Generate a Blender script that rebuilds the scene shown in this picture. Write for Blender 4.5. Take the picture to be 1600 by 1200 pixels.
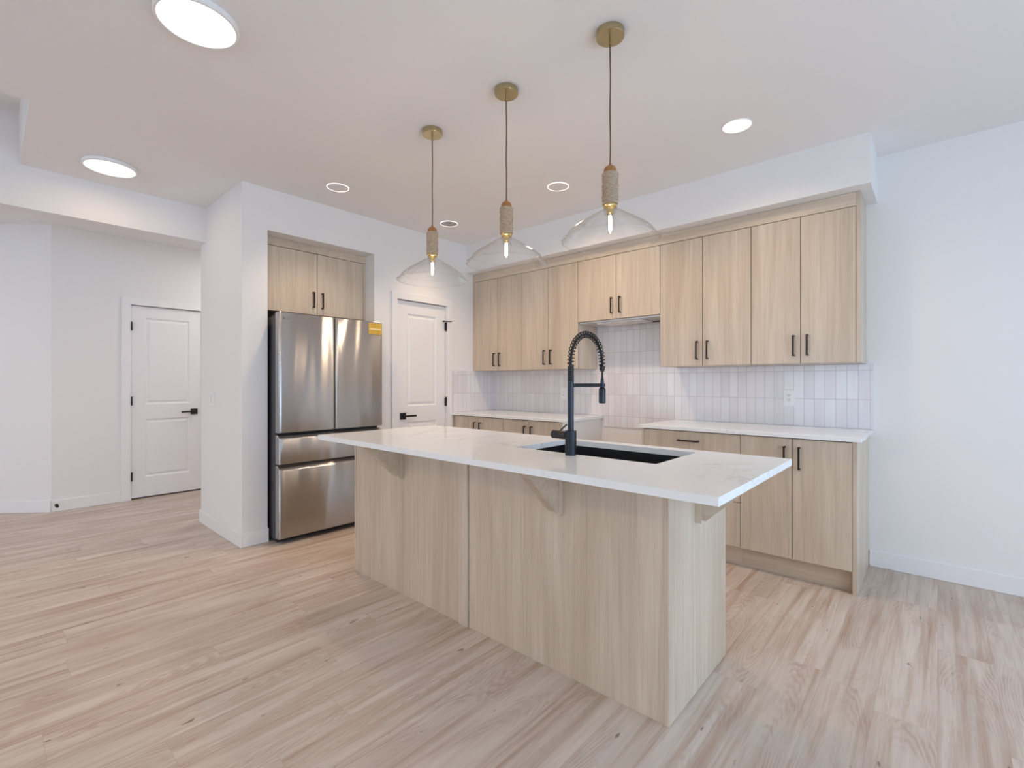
import bpy, bmesh, math, random
from mathutils import Vector, Matrix, noise
random.seed(7)
for o in list(bpy.data.objects): bpy.data.objects.remove(o)
SC = bpy.context.scene
COL = SC.collection

# ------------------------------------------------------------------ camera
cam_d = bpy.data.cameras.new('camera'); cam = bpy.data.objects.new('camera', cam_d); COL.objects.link(cam)
cam_d.sensor_fit = 'HORIZONTAL'; cam_d.sensor_width = 36.0
cam_d.lens = 742.84/1600*36.0
cam_d.shift_y = -(600-597.65)/1600
cam.location = (0, 0, 1.2321)
cam.rotation_euler = (math.radians(90), 0, 0.7301)
cam_d.clip_start = 0.02
SC.camera = cam

# ------------------------------------------------------------------ world, exposure
SC.view_settings.view_transform = 'Standard'
SC.view_settings.look = 'None'
SC.view_settings.gamma = 1
SC.view_settings.use_curve_mapping = False
SC.view_settings.exposure = -0.30
W = bpy.data.worlds.new('world'); SC.world = W; W.use_nodes = True
bg = W.node_tree.nodes['Background']
bg.inputs[0].default_value = (0.60, 0.785, 1.0, 1); bg.inputs[1].default_value = 5.7
SC.cycles.max_bounces = 12
SC.cycles.diffuse_bounces = 8
SC.cycles.transparent_max_bounces = 16
SC.cycles.transmission_bounces = 10
SC.cycles.caustics_reflective = False

def area(name, loc, rot, sx, sy, power, color=(1, 1, 1), portal=False, shape='RECTANGLE'):
    d = bpy.data.lights.new(name, 'AREA'); d.shape = shape; d.size = sx
    if shape in ('RECTANGLE', 'ELLIPSE'): d.size_y = sy
    d.energy = power; d.color = color
    if portal: d.cycles.is_portal = True
    o = bpy.data.objects.new(name, d); COL.objects.link(o); o.location = loc; o.rotation_euler = rot
    return o

# window openings: (wall, a0, a1, z0, z1)
REAR_Y, RIGHT_X, LEFT_X = -4.5, 2.1, -7.13
REAR_WIN = [(-6.3, -4.4, 0.5, 2.45), (-2.8, -1.2, 0.5, 2.45)]
RIGHT_WIN = [(-3.8, -1.4, 0.35, 2.45), (0.0, 3.2, 0.04, 2.45)]
R90 = math.radians(90)
for a0, a1, z0, z1 in REAR_WIN:
    area('window_daylight', ((a0+a1)/2, REAR_Y-0.02, (z0+z1)/2), (R90, 0, math.pi), a1-a0, z1-z0, 1, portal=True)
for a0, a1, z0, z1 in RIGHT_WIN:
    area('window_daylight', (RIGHT_X+0.02, (a0+a1)/2, (z0+z1)/2), (R90, 0, R90), a1-a0, z1-z0, 1, portal=True)

# ------------------------------------------------------------------ materials
class NT:
    def __init__(s, name):
        s.m = bpy.data.materials.new(name); s.m.use_nodes = True
        s.t = s.m.node_tree; s.n = s.t.nodes; s.l = s.t.links
        s.b = s.n['Principled BSDF']; s.out = s.n['Material Output']
    def add(s, typ, **kw):
        n = s.n.new(typ)
        for k, v in kw.items(): setattr(n, k, v)
        return n
    def link(s, a, b): s.l.new(a, b)
    def math(s, op, a, b=None, c=None):
        n = s.add('ShaderNodeMath', operation=op)
        for i, v in enumerate((a, b, c)):
            if v is None: continue
            if isinstance(v, (int, float)): n.inputs[i].default_value = v
            else: s.link(v, n.inputs[i])
        return n.outputs[0]
    def comb(s, x, y, z):
        n = s.add('ShaderNodeCombineXYZ')
        for i, v in enumerate((x, y, z)):
            if isinstance(v, (int, float)): n.inputs[i].default_value = v
            else: s.link(v, n.inputs[i])
        return n.outputs[0]
    def pos(s):
        g = s.add('ShaderNodeNewGeometry'); x = s.add('ShaderNodeSeparateXYZ'); s.link(g.outputs['Position'], x.inputs[0])
        return x.outputs
    def noise(s, vec, scale=1, detail=3, rough=.5, dist=0):
        n = s.add('ShaderNodeTexNoise'); n.inputs['Scale'].default_value = scale; n.inputs['Detail'].default_value = detail
        n.inputs['Roughness'].default_value = rough; n.inputs['Distortion'].default_value = dist
        s.link(vec, n.inputs['Vector']); return n.outputs[0]
    def ramp(s, fac, stops):
        r = s.add('ShaderNodeValToRGB'); e = r.color_ramp.elements
        e[0].position = stops[0][0]; e[0].color = (*stops[0][1], 1)
        e[1].position = stops[-1][0]; e[1].color = (*stops[-1][1], 1)
        for p, c in stops[1:-1]:
            k = e.new(p); k.color = (*c, 1)
        s.link(fac, r.inputs[0]); return r.outputs[0]
    def mix(s, fac, a, b, mode='MIX'):
        n = s.add('ShaderNodeMix', data_type='RGBA', blend_type=mode)
        for i, v in ((0, fac), (6, a), (7, b)):
            if isinstance(v, (int, float)): n.inputs[i].default_value = v
            elif isinstance(v, tuple): n.inputs[i].default_value = (*v, 1)
            else: s.link(v, n.inputs[i])
        return n.outputs[2]
    def bump(s, h, strength=.3, dist=.002):
        n = s.add('ShaderNodeBump'); n.inputs['Strength'].default_value = strength; n.inputs['Distance'].default_value = dist
        s.link(h, n.inputs['Height']); s.link(n.outputs[0], s.b.inputs['Normal'])

def plain(name, col, rough=.5, metal=0, spec=.5, mottling=0.02, scale=6):
    t = NT(name); b = t.b
    g = t.add('ShaderNodeNewGeometry')
    f = t.noise(g.outputs['Position'], scale, 3)
    lo = tuple(max(0, c*(1-mottling)) for c in col); hi = tuple(min(1, c*(1+mottling)) for c in col)
    t.link(t.mix(f, lo, hi), b.inputs['Base Color'])
    b.inputs['Roughness'].default_value = rough; b.inputs['Metallic'].default_value = metal
    b.inputs['Specular IOR Level'].default_value = spec
    return t.m

def wall_paint(name, col):
    t = NT(name); g = t.add('ShaderNodeNewGeometry')
    t.b.inputs['Base Color'].default_value = (*col, 1); t.b.inputs['Roughness'].default_value = .75
    t.b.inputs['Specular IOR Level'].default_value = .25
    t.bump(t.noise(g.outputs['Position'], 220, 2), .05, .001)
    return t.m

def oak(name, horizontal=False, lo=(.53, .432, .330), hi=(.665, .572, .458)):
    t = NT(name); x, y, z = t.pos()
    inf = t.add('ShaderNodeObjectInfo')
    r = t.math('MULTIPLY', inf.outputs['Random'], 37)
    if horizontal:
        a = t.comb(t.math('ADD', t.math('MULTIPLY', x, .5), r), t.math('MULTIPLY', y, 9), t.math('MULTIPLY', z, 9))
        b_ = t.comb(t.math('ADD', t.math('MULTIPLY', x, 1.6), r), t.math('MULTIPLY', y, 90), t.math('MULTIPLY', z, 90))
    else:
        a = t.comb(t.math('ADD', t.math('MULTIPLY', x, 6.5), r), t.math('MULTIPLY', y, 6.5), t.math('MULTIPLY', z, .55))
        b_ = t.comb(t.math('ADD', t.math('MULTIPLY', x, 70), r), t.math('MULTIPLY', y, 70), t.math('MULTIPLY', z, 2.2))
    n1 = t.noise(a, 1, 4, .55, .9); n2 = t.noise(b_, 1, 5, .68, .5)
    c1 = t.ramp(n1, [(.3, lo), (.7, hi)])
    c2 = t.ramp(n2, [(.25, (.79, .765, .75)), (.48, (.96, .95, .945)), (.68, (1.04, 1.045, 1.05))])
    c = t.mix(1.0, c1, c2, 'MULTIPLY')
    t.link(c, t.b.inputs['Base Color'])
    t.b.inputs['Roughness'].default_value = .35; t.b.inputs['Coat Weight'].default_value = .35; t.b.inputs['Coat Roughness'].default_value = .22
    t.bump(n2, .06, .001)
    return t.m

def floor_mat():
    t = NT('maple_plank_floor'); x, y, z = t.pos()
    PW, PL = .18, 1.22
    u = t.math('DIVIDE', x, PW); row = t.math('FLOOR', u)
    wn = t.add('ShaderNodeTexWhiteNoise', noise_dimensions='1D'); t.link(row, wn.inputs['W'])
    v = t.math('ADD', t.math('DIVIDE', y, PL), wn.outputs['Value'])
    col_i = t.math('FLOOR', v)
    wn2 = t.add('ShaderNodeTexWhiteNoise', noise_dimensions='2D'); t.link(t.comb(row, col_i, 0), wn2.inputs['Vector'])
    rid = wn2.outputs['Value']
    off = t.math('MULTIPLY', rid, 61)
    # long soft grain
    g1 = t.noise(t.comb(t.math('ADD', t.math('MULTIPLY', x, 7), off), t.math('MULTIPLY', y, .9), off), 1, 4, .55, .6)
    g2 = t.noise(t.comb(t.math('ADD', t.math('MULTIPLY', x, 60), off), t.math('MULTIPLY', y, 3.0), off), 1, 4, .6, .3)
    # cathedral figure: warped rings, only here and there
    wv = t.add('ShaderNodeTexWave', wave_type='RINGS', rings_direction='Z'); wv.inputs['Scale'].default_value = 11
    wv.inputs['Distortion'].default_value = 6; wv.inputs['Detail'].default_value = 2.5; wv.inputs['Detail Scale'].default_value = 1.6
    fr = t.math('SUBTRACT', t.math('FRACT', u), .5)
    t.link(t.comb(t.math('MULTIPLY', fr, .55), t.math('MULTIPLY', t.math('ADD', t.math('SUBTRACT', t.math('FRACT', v), .5), t.math('MULTIPLY', rid, .3)), .55), 0), wv.inputs['Vector'])
    mask = t.noise(t.comb(t.math('ADD', t.math('MULTIPLY', x, 5.5), off), t.math('MULTIPLY', y, 1.5), 0), 1, 3, .55, 1.2)
    base = t.ramp(g1, [(.25, (.50, .41, .345)), (.48, (.60, .52, .455)), (.75, (.665, .60, .54))])
    fine = t.ramp(g2, [(.3, (.88, .86, .84)), (.6, (1, 1, 1))])
    c = t.mix(1.0, base, fine, 'MULTIPLY')
    mk = t.ramp(mask, [(.46, (0, 0, 0)), (.72, (1, 1, 1))])
    wvr = t.ramp(wv.outputs['Fac'], [(.2, (0, 0, 0)), (.9, (1, 1, 1))])
    c = t.mix(t.math('MULTIPLY', t.math('MULTIPLY', mk, t.math('ADD', wvr, .45)), .50), c, (.37, .25, .19))
    # reddish brown streaks and small dark knots
    st = t.noise(t.comb(t.math('ADD', t.math('MULTIPLY', x, 21), off), t.math('MULTIPLY', y, .8), off), 1, 4, .62, .35)
    c = t.mix(t.math('MULTIPLY', t.ramp(st, [(.49, (0, 0, 0)), (.74, (1, 1, 1))]), .85), c, (.36, .225, .155))
    kn = t.noise(t.comb(t.math('MULTIPLY', x, 26), t.math('MULTIPLY', y, 9), 3), 1, 2, .5, 0)
    c = t.mix(t.math('MULTIPLY', t.ramp(kn, [(.715, (0, 0, 0)), (.75, (1, 1, 1))]), .75), c, (.17, .11, .085))
    # per-plank tone
    tone = t.math('ADD', t.math('MULTIPLY', rid, .07), .965)
    c = t.mix(1.0, c, t.comb(tone, tone, tone), 'MULTIPLY')
    # thin joints
    eu = t.math('ABSOLUTE', t.math('SUBTRACT', t.math('FRACT', u), .5))
    ev = t.math('ABSOLUTE', t.math('SUBTRACT', t.math('FRACT', v), .5))
    j = t.math('MAXIMUM', t.math('GREATER_THAN', eu, .4935), t.math('GREATER_THAN', ev, .4990))
    c = t.mix(t.math('MULTIPLY', j, .22), c, (.25, .18, .14))
    t.link(c, t.b.inputs['Base Color'])
    t.b.inputs['Roughness'].default_value = .42; t.b.inputs['Specular IOR Level'].default_value = .4
    t.bump(t.math('SUBTRACT', t.math('MULTIPLY', g2, .3), j), .12, .001)
    return t.m

def quartz_mat():
    t = NT('white_quartz'); g = t.add('ShaderNodeNewGeometry')
    p = g.outputs['Position']
    n = t.noise(p, 1.3, 6, .62, 1.6)
    d = t.math('ABSOLUTE', t.math('SUBTRACT', n, .5))
    vein = t.ramp(d, [(0, (1, 1, 1)), (.018, (0, 0, 0))])
    m2 = t.noise(p, 1.9, 2, .5)
    v = t.math('MULTIPLY', vein, t.ramp(m2, [(.48, (0, 0, 0)), (.62, (1, 1, 1))]))
    sp = t.noise(p, 320, 1)
    base = t.mix(sp, (.80, .83, .84), (.85, .88, .89))
    t.link(t.mix(t.math('MULTIPLY', v, .45), base, (.52, .49, .47)), t.b.inputs['Base Color'])
    t.b.inputs['Roughness'].default_value = .13
    return t.m

def tile_mat():
    t = NT('stacked_glazed_tile'); x, y, z = t.pos()
    TW, TH = .0645, .2
    s = t.math('SUBTRACT', x, y)     # runs round the corner
    u = t.math('DIVIDE', t.math('ADD', s, 10.0), TW); v = t.math('DIVIDE', t.math('SUBTRACT', z, .715), TH)
    iu, iv = t.math('FLOOR', u), t.math('FLOOR', v)
    wn = t.add('ShaderNodeTexWhiteNoise', noise_dimensions='2D'); t.link(t.comb(iu, iv, 0), wn.inputs['Vector'])
    c = t.ramp(wn.outputs['Value'], [(0, (.735, .71, .74)), (.5, (.775, .76, .79)), (1, (.81, .80, .83))])
    st = t.noise(t.comb(t.math('MULTIPLY', s, 40), t.math('MULTIPLY', wn.outputs['Value'], 20), t.math('MULTIPLY', z, 3)), 1, 2)
    c = t.mix(1.0, c, t.ramp(st, [(.3, (.96, .955, .95)), (.7, (1, 1, 1))]), 'MULTIPLY')
    eu = t.math('ABSOLUTE', t.math('SUBTRACT', t.math('FRACT', u), .5))
    ev = t.math('ABSOLUTE', t.math('SUBTRACT', t.math('FRACT', v), .5))
    j = t.math('MAXIMUM', t.math('GREATER_THAN', eu, .478), t.math('GREATER_THAN', ev, .4925))
    t.link(t.mix(j, c, (.50, .48, .475)), t.b.inputs['Base Color'])
    t.link(t.math('ADD', t.math('MULTIPLY', j, .5), .18), t.b.inputs['Roughness'])
    h = t.math('SUBTRACT', t.math('MULTIPLY', t.noise(t.comb(t.math('MULTIPLY', s, 12), wn.outputs['Value'], t.math('MULTIPLY', z, 6)), 1, 1), .6), j)
    t.bump(h, .35, .0015)
    return t.m

def steel_mat():
    t = NT('brushed_stainless_steel'); x, y, z = t.pos()
    n = t.noise(t.comb(t.math('MULTIPLY', x, 3), t.math('MULTIPLY', y, 3), t.math('MULTIPLY', z, 600)), 1, 2)
    t.b.inputs['Base Color'].default_value = (.46, .45, .445, 1); t.b.inputs['Metallic'].default_value = 1
    t.link(t.math('ADD', t.math('MULTIPLY', n, .04), .20), t.b.inputs['Roughness'])
    t.b.inputs['Anisotropic'].default_value = .97; t.b.inputs['Anisotropic Rotation'].default_value = .25
    tg = t.add('ShaderNodeTangent', direction_type='RADIAL', axis='Z'); t.link(tg.outputs[0], t.b.inputs['Tangent'])
    wv = t.noise(t.comb(0, t.math('MULTIPLY', y, 5.0), t.math('MULTIPLY', z, .8)), 1, 1)
    t.bump(wv, .6, .02)
    return t.m

def rope_mat():
    t = NT('jute_rope'); x, y, z = t.pos()
    n = t.noise(t.comb(t.math('MULTIPLY', x, 60), t.math('MULTIPLY', y, 60), t.math('MULTIPLY', z, 500)), 1, 3)
    t.link(t.ramp(n, [(.3, (.32, .24, .165)), (.7, (.60, .485, .365))]), t.b.inputs['Base Color'])
    t.b.inputs['Roughness'].default_value = .95
    return t.m

def glass_mat(name, ior=1.45, tint=(1, 1, 1)):
    """thin blown glass: clear straight through, mirror-like at grazing angles"""
    t = NT(name); tr = t.add('ShaderNodeBsdfTransparent'); tr.inputs[0].default_value = (*tint, 1)
    gl = t.add('ShaderNodeBsdfGlossy'); gl.inputs['Roughness'].default_value = .02
    lw = t.add('ShaderNodeLayerWeight'); lw.inputs['Blend'].default_value = .5
    f = t.math('ADD', t.math('MULTIPLY', t.math('POWER', lw.outputs['Facing'], 3.2), .6), .024)
    mx = t.add('ShaderNodeMixShader'); t.link(f, mx.inputs[0]); t.link(tr.outputs[0], mx.inputs[1]); t.link(gl.outputs[0], mx.inputs[2])
    t.link(mx.outputs[0], t.out.inputs[0]); return t.m

def pane_mat():
    t = NT('window_glass'); tr = t.add('ShaderNodeBsdfTransparent'); gl = t.add('ShaderNodeBsdfGlossy'); gl.inputs['Roughness'].default_value = .02
    mx = t.add('ShaderNodeMixShader'); mx.inputs[0].default_value = .06
    t.link(tr.outputs[0], mx.inputs[1]); t.link(gl.outputs[0], mx.inputs[2]); t.link(mx.outputs[0], t.out.inputs[0])
    return t.m

def emis(name, col, strength):
    t = NT(name); t.b.inputs['Base Color'].default_value = (*col, 1)
    t.b.inputs['Emission Color'].default_value = (*col, 1); t.b.inputs['Emission Strength'].default_value = strength
    return t.m

M = dict(
    wall=wall_paint('white_wall_paint', (.80, .79, .785)),
    ceil=wall_paint('white_ceiling_paint', (.83, .815, .81)),
    trim=plain('white_trim_paint', (.82, .815, .82), .4, mottling=.005),
    oak=oak('pale_oak_laminate'),
    oakh=oak('pale_oak_laminate_horizontal', True),
    floor=floor_mat(), quartz=quartz_mat(), tile=tile_mat(), steel=steel_mat(),
    steel_light=plain('satin_steel_edge', (.62, .63, .66), .28, 1),
    dark_gap=plain('dark_gasket', (.02, .02, .022), .5),
    fridge_case=plain('black_fridge_case', (.045, .045, .05), .35),
    black=plain('matte_black_metal', (.010, .0095, .0095), .42, 0, .5),
    bronze=plain('dark_bronze_metal', (.022, .013, .009), .4, .3),
    faucet=plain('brushed_black_metal', (.028, .033, .043), .26, .75),
    sink=plain('black_granite_sink', (.012, .012, .014), .35),
    brass=plain('brushed_brass', (.50, .42, .25), .24, 1, mottling=.06),
    brassl=plain('polished_brass', (.80, .63, .30), .18, 1),
    walnut=plain('warm_brown_wood', (.33, .145, .045), .45, mottling=.3, scale=60),
    cord=plain('brown_fabric_cord', (.14, .085, .05), .8),
    rope=rope_mat(), glass=glass_mat('clear_glass'), bulbglass=glass_mat('bulb_glass', 1.2),
    pane=pane_mat(),
    fil=emis('glowing_filament', (1, .82, .58), 30),
    led=emis('glowing_led_diffuser', (1, .95, .90), 1.15),
    ring=emis('glowing_lens_rim', (1, .95, .9), 1.2),
    lens=plain('grey_white_lens', (.82, .80, .79), .5),
    lens_dark=plain('grey_lens', (.45, .44, .44), .5),
    plastic=plain('white_plastic', (.82, .82, .82), .35, mottling=.003),
    slot=plain('dark_slot', (.08, .08, .08), .6),
    carcass=plain('white_melamine', (.80, .79, .79), .45, mottling=.005),
    gap=plain('dark_gap_shade', (.05, .035, .025), .8),  # shade colour for the strips and sheets behind gaps
    yellow=plain('yellow_label_paper', (.75, .47, .06), .6),
    label_light=plain('pale_label_band', (.82, .66, .36), .6),
    label_dark=plain('printed_label_lines', (.30, .18, .03), .6),
    hood=plain('pale_grey_hood_metal', (.62, .62, .62), .35, .3),
    rubber=plain('black_rubber', (.02, .02, .022), .7),
    logo=plain('grey_badge', (.20, .20, .21), .4, .5),
)

# ------------------------------------------------------------------ mesh helpers
class MB:
    def __init__(s): s.bm = bmesh.new(); s.smooth = False
    def box(s, x0, x1, y0, y1, z0, z1, bev=0, seg=1):
        t = bmesh.new(); bmesh.ops.create_cube(t, size=1)
        for v in t.verts:
            v.co = Vector(((x0+x1)/2+v.co.x*(x1-x0), (y0+y1)/2+v.co.y*(y1-y0), (z0+z1)/2+v.co.z*(z1-z0)))
        if bev:
            bmesh.ops.bevel(t, geom=t.edges[:], offset=bev, segments=seg, profile=.5, affect='EDGES')
        return s.merge(t)
    def merge(s, t, mat=None):
        if mat: bmesh.ops.transform(t, matrix=mat, verts=t.verts[:])
        me = bpy.data.meshes.new('tmp'); t.to_mesh(me); t.free(); s.bm.from_mesh(me); bpy.data.meshes.remove(me); return s
    def prism(s, pts, axis, a0, a1, bev=0):
        """pts: 2-D outline; axis: extrusion axis; other two coords in order xyz minus axis"""
        t = bmesh.new(); ring = []
        for a in (a0, a1):
            r = []
            for p in pts:
                c = list(p); c.insert(axis, a); r.append(t.verts.new(c))
            ring.append(r)
        t.faces.new(ring[0]); t.faces.new(ring[1][::-1]); n = len(pts)
        for i in range(n): t.faces.new((ring[0][i], ring[1][i], ring[1][(i+1) % n], ring[0][(i+1) % n]))
        bmesh.ops.recalc_face_normals(t, faces=t.faces[:])
        if bev: bmesh.ops.bevel(t, geom=t.edges[:], offset=bev, segments=1, affect='EDGES')
        return s.merge(t)
    def lathe(s, prof, c=(0, 0, 0), n=48, axis='Z', closed=False):
        """prof: list of (r, h)"""
        t = bmesh.new(); rings = []
        for r, h in prof:
            if r < 1e-6: rings.append([t.verts.new((0, 0, h))])
            else: rings.append([t.verts.new((r*math.cos(2*math.pi*i/n), r*math.sin(2*math.pi*i/n), h)) for i in range(n)])
        pairs = list(zip(rings, rings[1:])) + ([(rings[-1], rings[0])] if closed else [])
        for a, b in pairs:
            for i in range(n):
                j = (i+1) % n
                if len(a) == 1 and len(b) == 1: continue
                if len(a) == 1: t.faces.new((a[0], b[i], b[j]))
                elif len(b) == 1: t.faces.new((a[i], a[j], b[0]))
                else: t.faces.new((a[i], a[j], b[j], b[i]))
        if not closed:
            if len(rings[0]) > 1: t.faces.new(rings[0][::-1])
            if len(rings[-1]) > 1: t.faces.new(rings[-1])
        bmesh.ops.recalc_face_normals(t, faces=t.faces[:])
        m = Matrix.Translation(c)
        if axis == 'X': m = m @ Matrix.Rotation(math.pi/2, 4, 'Y')
        if axis == 'Y': m = m @ Matrix.Rotation(-math.pi/2, 4, 'X')
        s.smooth = True
        return s.merge(t, m)
    def cyl(s, p0, p1, r0, r1=None, n=24, bev=0):
        r1 = r0 if r1 is None else r1
        p0, p1 = Vector(p0), Vector(p1); d = p1-p0; L = d.length
        prof = [(r0, 0), (r1, L)] if not bev else [(r0-bev, 0), (r0, bev), (r1, L-bev), (r1-bev, L)]
        t = MB().lathe(prof, n=n).bm
        s.smooth = True
        return s.merge(t, Matrix.Translation(p0) @ d.to_track_quat('Z', 'Y').to_matrix().to_4x4())
    def tube(s, pts, r, n=10):
        pts = [Vector(p) for p in pts]; t = bmesh.new(); rings = []
        up = Vector((0, 0, 1)); prev = None
        for i, p in enumerate(pts):
            d = (pts[min(i+1, len(pts)-1)]-pts[max(i-1, 0)]).normalized()
            if prev is None:
                a = d.cross(up)
                if a.length < .1: a = d.cross(Vector((1, 0, 0)))
                a.normalize()
            else:
                a = (prev - d*prev.dot(d)).normalized()
            prev = a; b = d.cross(a)
            rings.append([t.verts.new(p+(a*math.cos(2*math.pi*k/n)+b*math.sin(2*math.pi*k/n))*r) for k in range(n)])
        for a, b in zip(rings, rings[1:]):
            for k in range(n): t.faces.new((a[k], a[(k+1) % n], b[(k+1) % n], b[k]))
        t.faces.new(rings[0][::-1]); t.faces.new(rings[-1])
        bmesh.ops.recalc_face_normals(t, faces=t.faces[:])
        s.smooth = True
        return s.merge(t)

WLOC = {}
def build(name, mb, mat, parent=None, loc=None):
    """link mb (world coordinates) as one mesh object; its origin sits at loc or at the parent's origin"""
    me = bpy.data.meshes.new(name)
    base = Vector(loc) if loc is not None else (WLOC[parent.name] if parent else Vector((0, 0, 0)))
    pb = WLOC[parent.name] if parent else Vector((0, 0, 0))
    bmesh.ops.translate(mb.bm, vec=-base, verts=mb.bm.verts[:])
    mb.bm.to_mesh(me); mb.bm.free()
    if mb.smooth:
        me.polygons.foreach_set('use_smooth', [True]*len(me.polygons))
        me.update()
        me.set_sharp_from_angle(angle=math.radians(35))
    me.materials.append(mat if not isinstance(mat, str) else M[mat])
    o = bpy.data.objects.new(name, me); COL.objects.link(o)
    if parent: o.parent = parent
    o.location = base-pb
    WLOC[o.name] = base
    return o

def thing(name, label, cat, loc, group=None):
    o = bpy.data.objects.new(name, None); COL.objects.link(o); o.location = loc
    o.empty_display_size = .05
    o['label'] = label; o['category'] = cat
    if group: o['group'] = group
    WLOC[o.name] = Vector(loc)
    return o
def tag(o, label, cat, group=None):
    o['label'] = label; o['category'] = cat
    if group: o['group'] = group
    return o
def struct(o, label=None, cat=None):
    o['kind'] = 'structure'
    if label: o['label'] = label
    if cat: o['category'] = cat
    return o
def copy_tree(o, parent=None, loc=None):
    c = o.copy(); COL.objects.link(c)
    if parent: c.parent = parent
    if loc: c.location = loc
    for ch in list(o.children): copy_tree(ch, c)
    return c

# ------------------------------------------------------------------ dimensions
CH = 2.737                       # ceiling
WY = 3.9975                      # back wall
FX = -3.868                      # refrigerator wall
HL, HX, HX2 = 1.2985, -4.7119, -4.853
N0, N1, NZ = 1.4816, 2.4186, 2.415
DX = -6.285                      # hall door wall
CF = 3.3394                      # back worktop front edge
DF = 3.365                       # base door faces
UF = 3.6646                      # wall-cabinet faces
CT = .915                        # worktop height

# ------------------------------------------------------------------ setting
struct(build('floor', MB().box(-8.4, 3.0, -4.7, 4.3, -.1, 0), 'floor'), 'pale maple plank floor running through kitchen and hall', 'floor')

c = MB(); T = .12
HO = (-4.7119, -3.62, -3.2, .175)   # raised opening in the ceiling
c.box(-8.4, HO[0], -4.7, 4.3, CH, CH+T); c.box(HO[1], 3.0, -4.7, 4.3, CH, CH+T)
c.box(HO[0], HO[1], HO[3], 4.3, CH, CH+T); c.box(HO[0], HO[1], -4.7, HO[2], CH, CH+T)
c.box(HO[0]-.08, HO[0], HO[2]-.08, HO[3]+.08, CH+T, 3.11); c.box(HO[1], HO[1]+.08, HO[2]-.08, HO[3]+.08, CH+T, 3.11)
c.box(HO[0], HO[1], HO[3], HO[3]+.08, CH+T, 3.11); c.box(HO[0], HO[1], HO[2]-.08, HO[2], CH+T, 3.11)
c.box(HO[0]-.08, HO[1]+.08, HO[2]-.08, HO[3]+.08, 3.11, 3.2)
struct(build('ceiling', c, 'ceil'), 'flat white ceiling with a raised recess at far left', 'ceiling')

struct(build('wall_back', MB().box(-3.99, 3.0, WY, WY+.15, 0, CH), 'wall'), 'white wall behind the cabinet run', 'wall')

w = MB()
w.box(HX2, FX, HL, N0, 0, CH); w.box(HX2, FX, N0, N1, NZ, CH); w.box(HX2, -4.72, N0, N1, 0, NZ)
w.box(HX2, FX, N1, 2.664, 0, CH); w.box(-3.99, FX, 2.664, 3.282, 2.0405, CH); w.box(-3.99, FX, 3.282, WY+.15, 0, CH)
w.box(HX2, -4.75, 2.664, 4.15, 0, CH)
struct(build('wall_left', w, 'wall'), 'white wall holding refrigerator niche and pantry door', 'wall')

struct(build('wall_header', MB().box(HX2, HX, -4.5, HL, 2.4426, CH), 'wall'), 'white dropped header over the hall opening', 'wall')

w = MB(); w.box(-3.868, -.2992, 3.5542, WY, 2.4317, CH)
struct(build('wall_soffit', w, 'wall'), 'white boxed soffit above the wall cabinets', 'wall')

w = MB(); w.box(DX-.12, DX, .448, 1.042, 0, CH); w.box(DX-.12, DX, 1.042, 1.698, 2.0505, CH); w.box(DX-.12, DX, 1.698, 3.3, 0, CH)
w.box(DX-.12, HX2, 3.3, 3.42, 0, CH)
struct(build('wall_hall', w, 'wall'), 'white hall wall with the panelled door', 'wall')
s2 = math.sqrt(.5); A = Vector((DX, .448)); B = A+Vector((-s2, -s2))*1.195
nrm = Vector((-s2, s2))*.12
w = MB(); w.prism([tuple(A), tuple(B), tuple(B+nrm), tuple(A+nrm)], 2, 0, CH)
struct(build('wall_angled', w, 'wall'), 'white angled wall at the far left of the hall', 'wall')
struct(build('wall_outer_left', MB().box(B.x-.12, B.x, -4.5, B.y, 0, CH), 'wall'), 'white wall left of the angled wall', 'wall')

def wall_with_windows(name, wins, horizontal):
    w = MB()
    if horizontal:   # rear wall along X
        lo, hi = B.x-.12, RIGHT_X+.15
        bx = lambda a0, a1, z0, z1: w.box(a0, a1, REAR_Y-.15, REAR_Y, z0, z1)
    else:
        lo, hi = -4.5, 4.15
        bx = lambda a0, a1, z0, z1: w.box(RIGHT_X, RIGHT_X+.15, a0, a1, z0, z1)
    cur = lo
    for a0, a1, z0, z1 in wins:
        bx(cur, a0, 0, CH); bx(a0, a1, 0, z0); bx(a0, a1, z1, CH); cur = a1
    bx(cur, hi, 0, CH)
    return struct(build(name, w, 'wall'))
wall_with_windows('wall_rear', REAR_WIN, True); wall_with_windows('wall_right', RIGHT_WIN, False)
k = 0
for horiz, wins in ((True, REAR_WIN), (False, RIGHT_WIN)):
    for a0, a1, z0, z1 in wins:
        k += 1; fr = MB(); g = MB(); f = .06; m = (a0+a1)/2
        if horiz:
            q = lambda p0, p1, y0, y1, mb=fr, d=.04: mb.box(p0, p1, REAR_Y-.1, REAR_Y-.1+d, y0, y1)
        else:
            q = lambda p0, p1, y0, y1, mb=fr, d=.04: mb.box(RIGHT_X+.06, RIGHT_X+.06+d, p0, p1, y0, y1)
        q(a0, a1, z0, z0+f); q(a0, a1, z1-f, z1); q(a0, a0+f, z0+f, z1-f); q(a1-f, a1, z0+f, z1-f); q(m-f/2, m+f/2, z0+f, z1-f)
        q(a0+f, m-f/2, z0+f, z1-f, g, .008); q(m+f/2, a1-f, z0+f, z1-f, g, .008)
        wo = struct(build('window_%d' % k, fr, 'trim'))
        build('window_pane', g, 'pane', wo)

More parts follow.
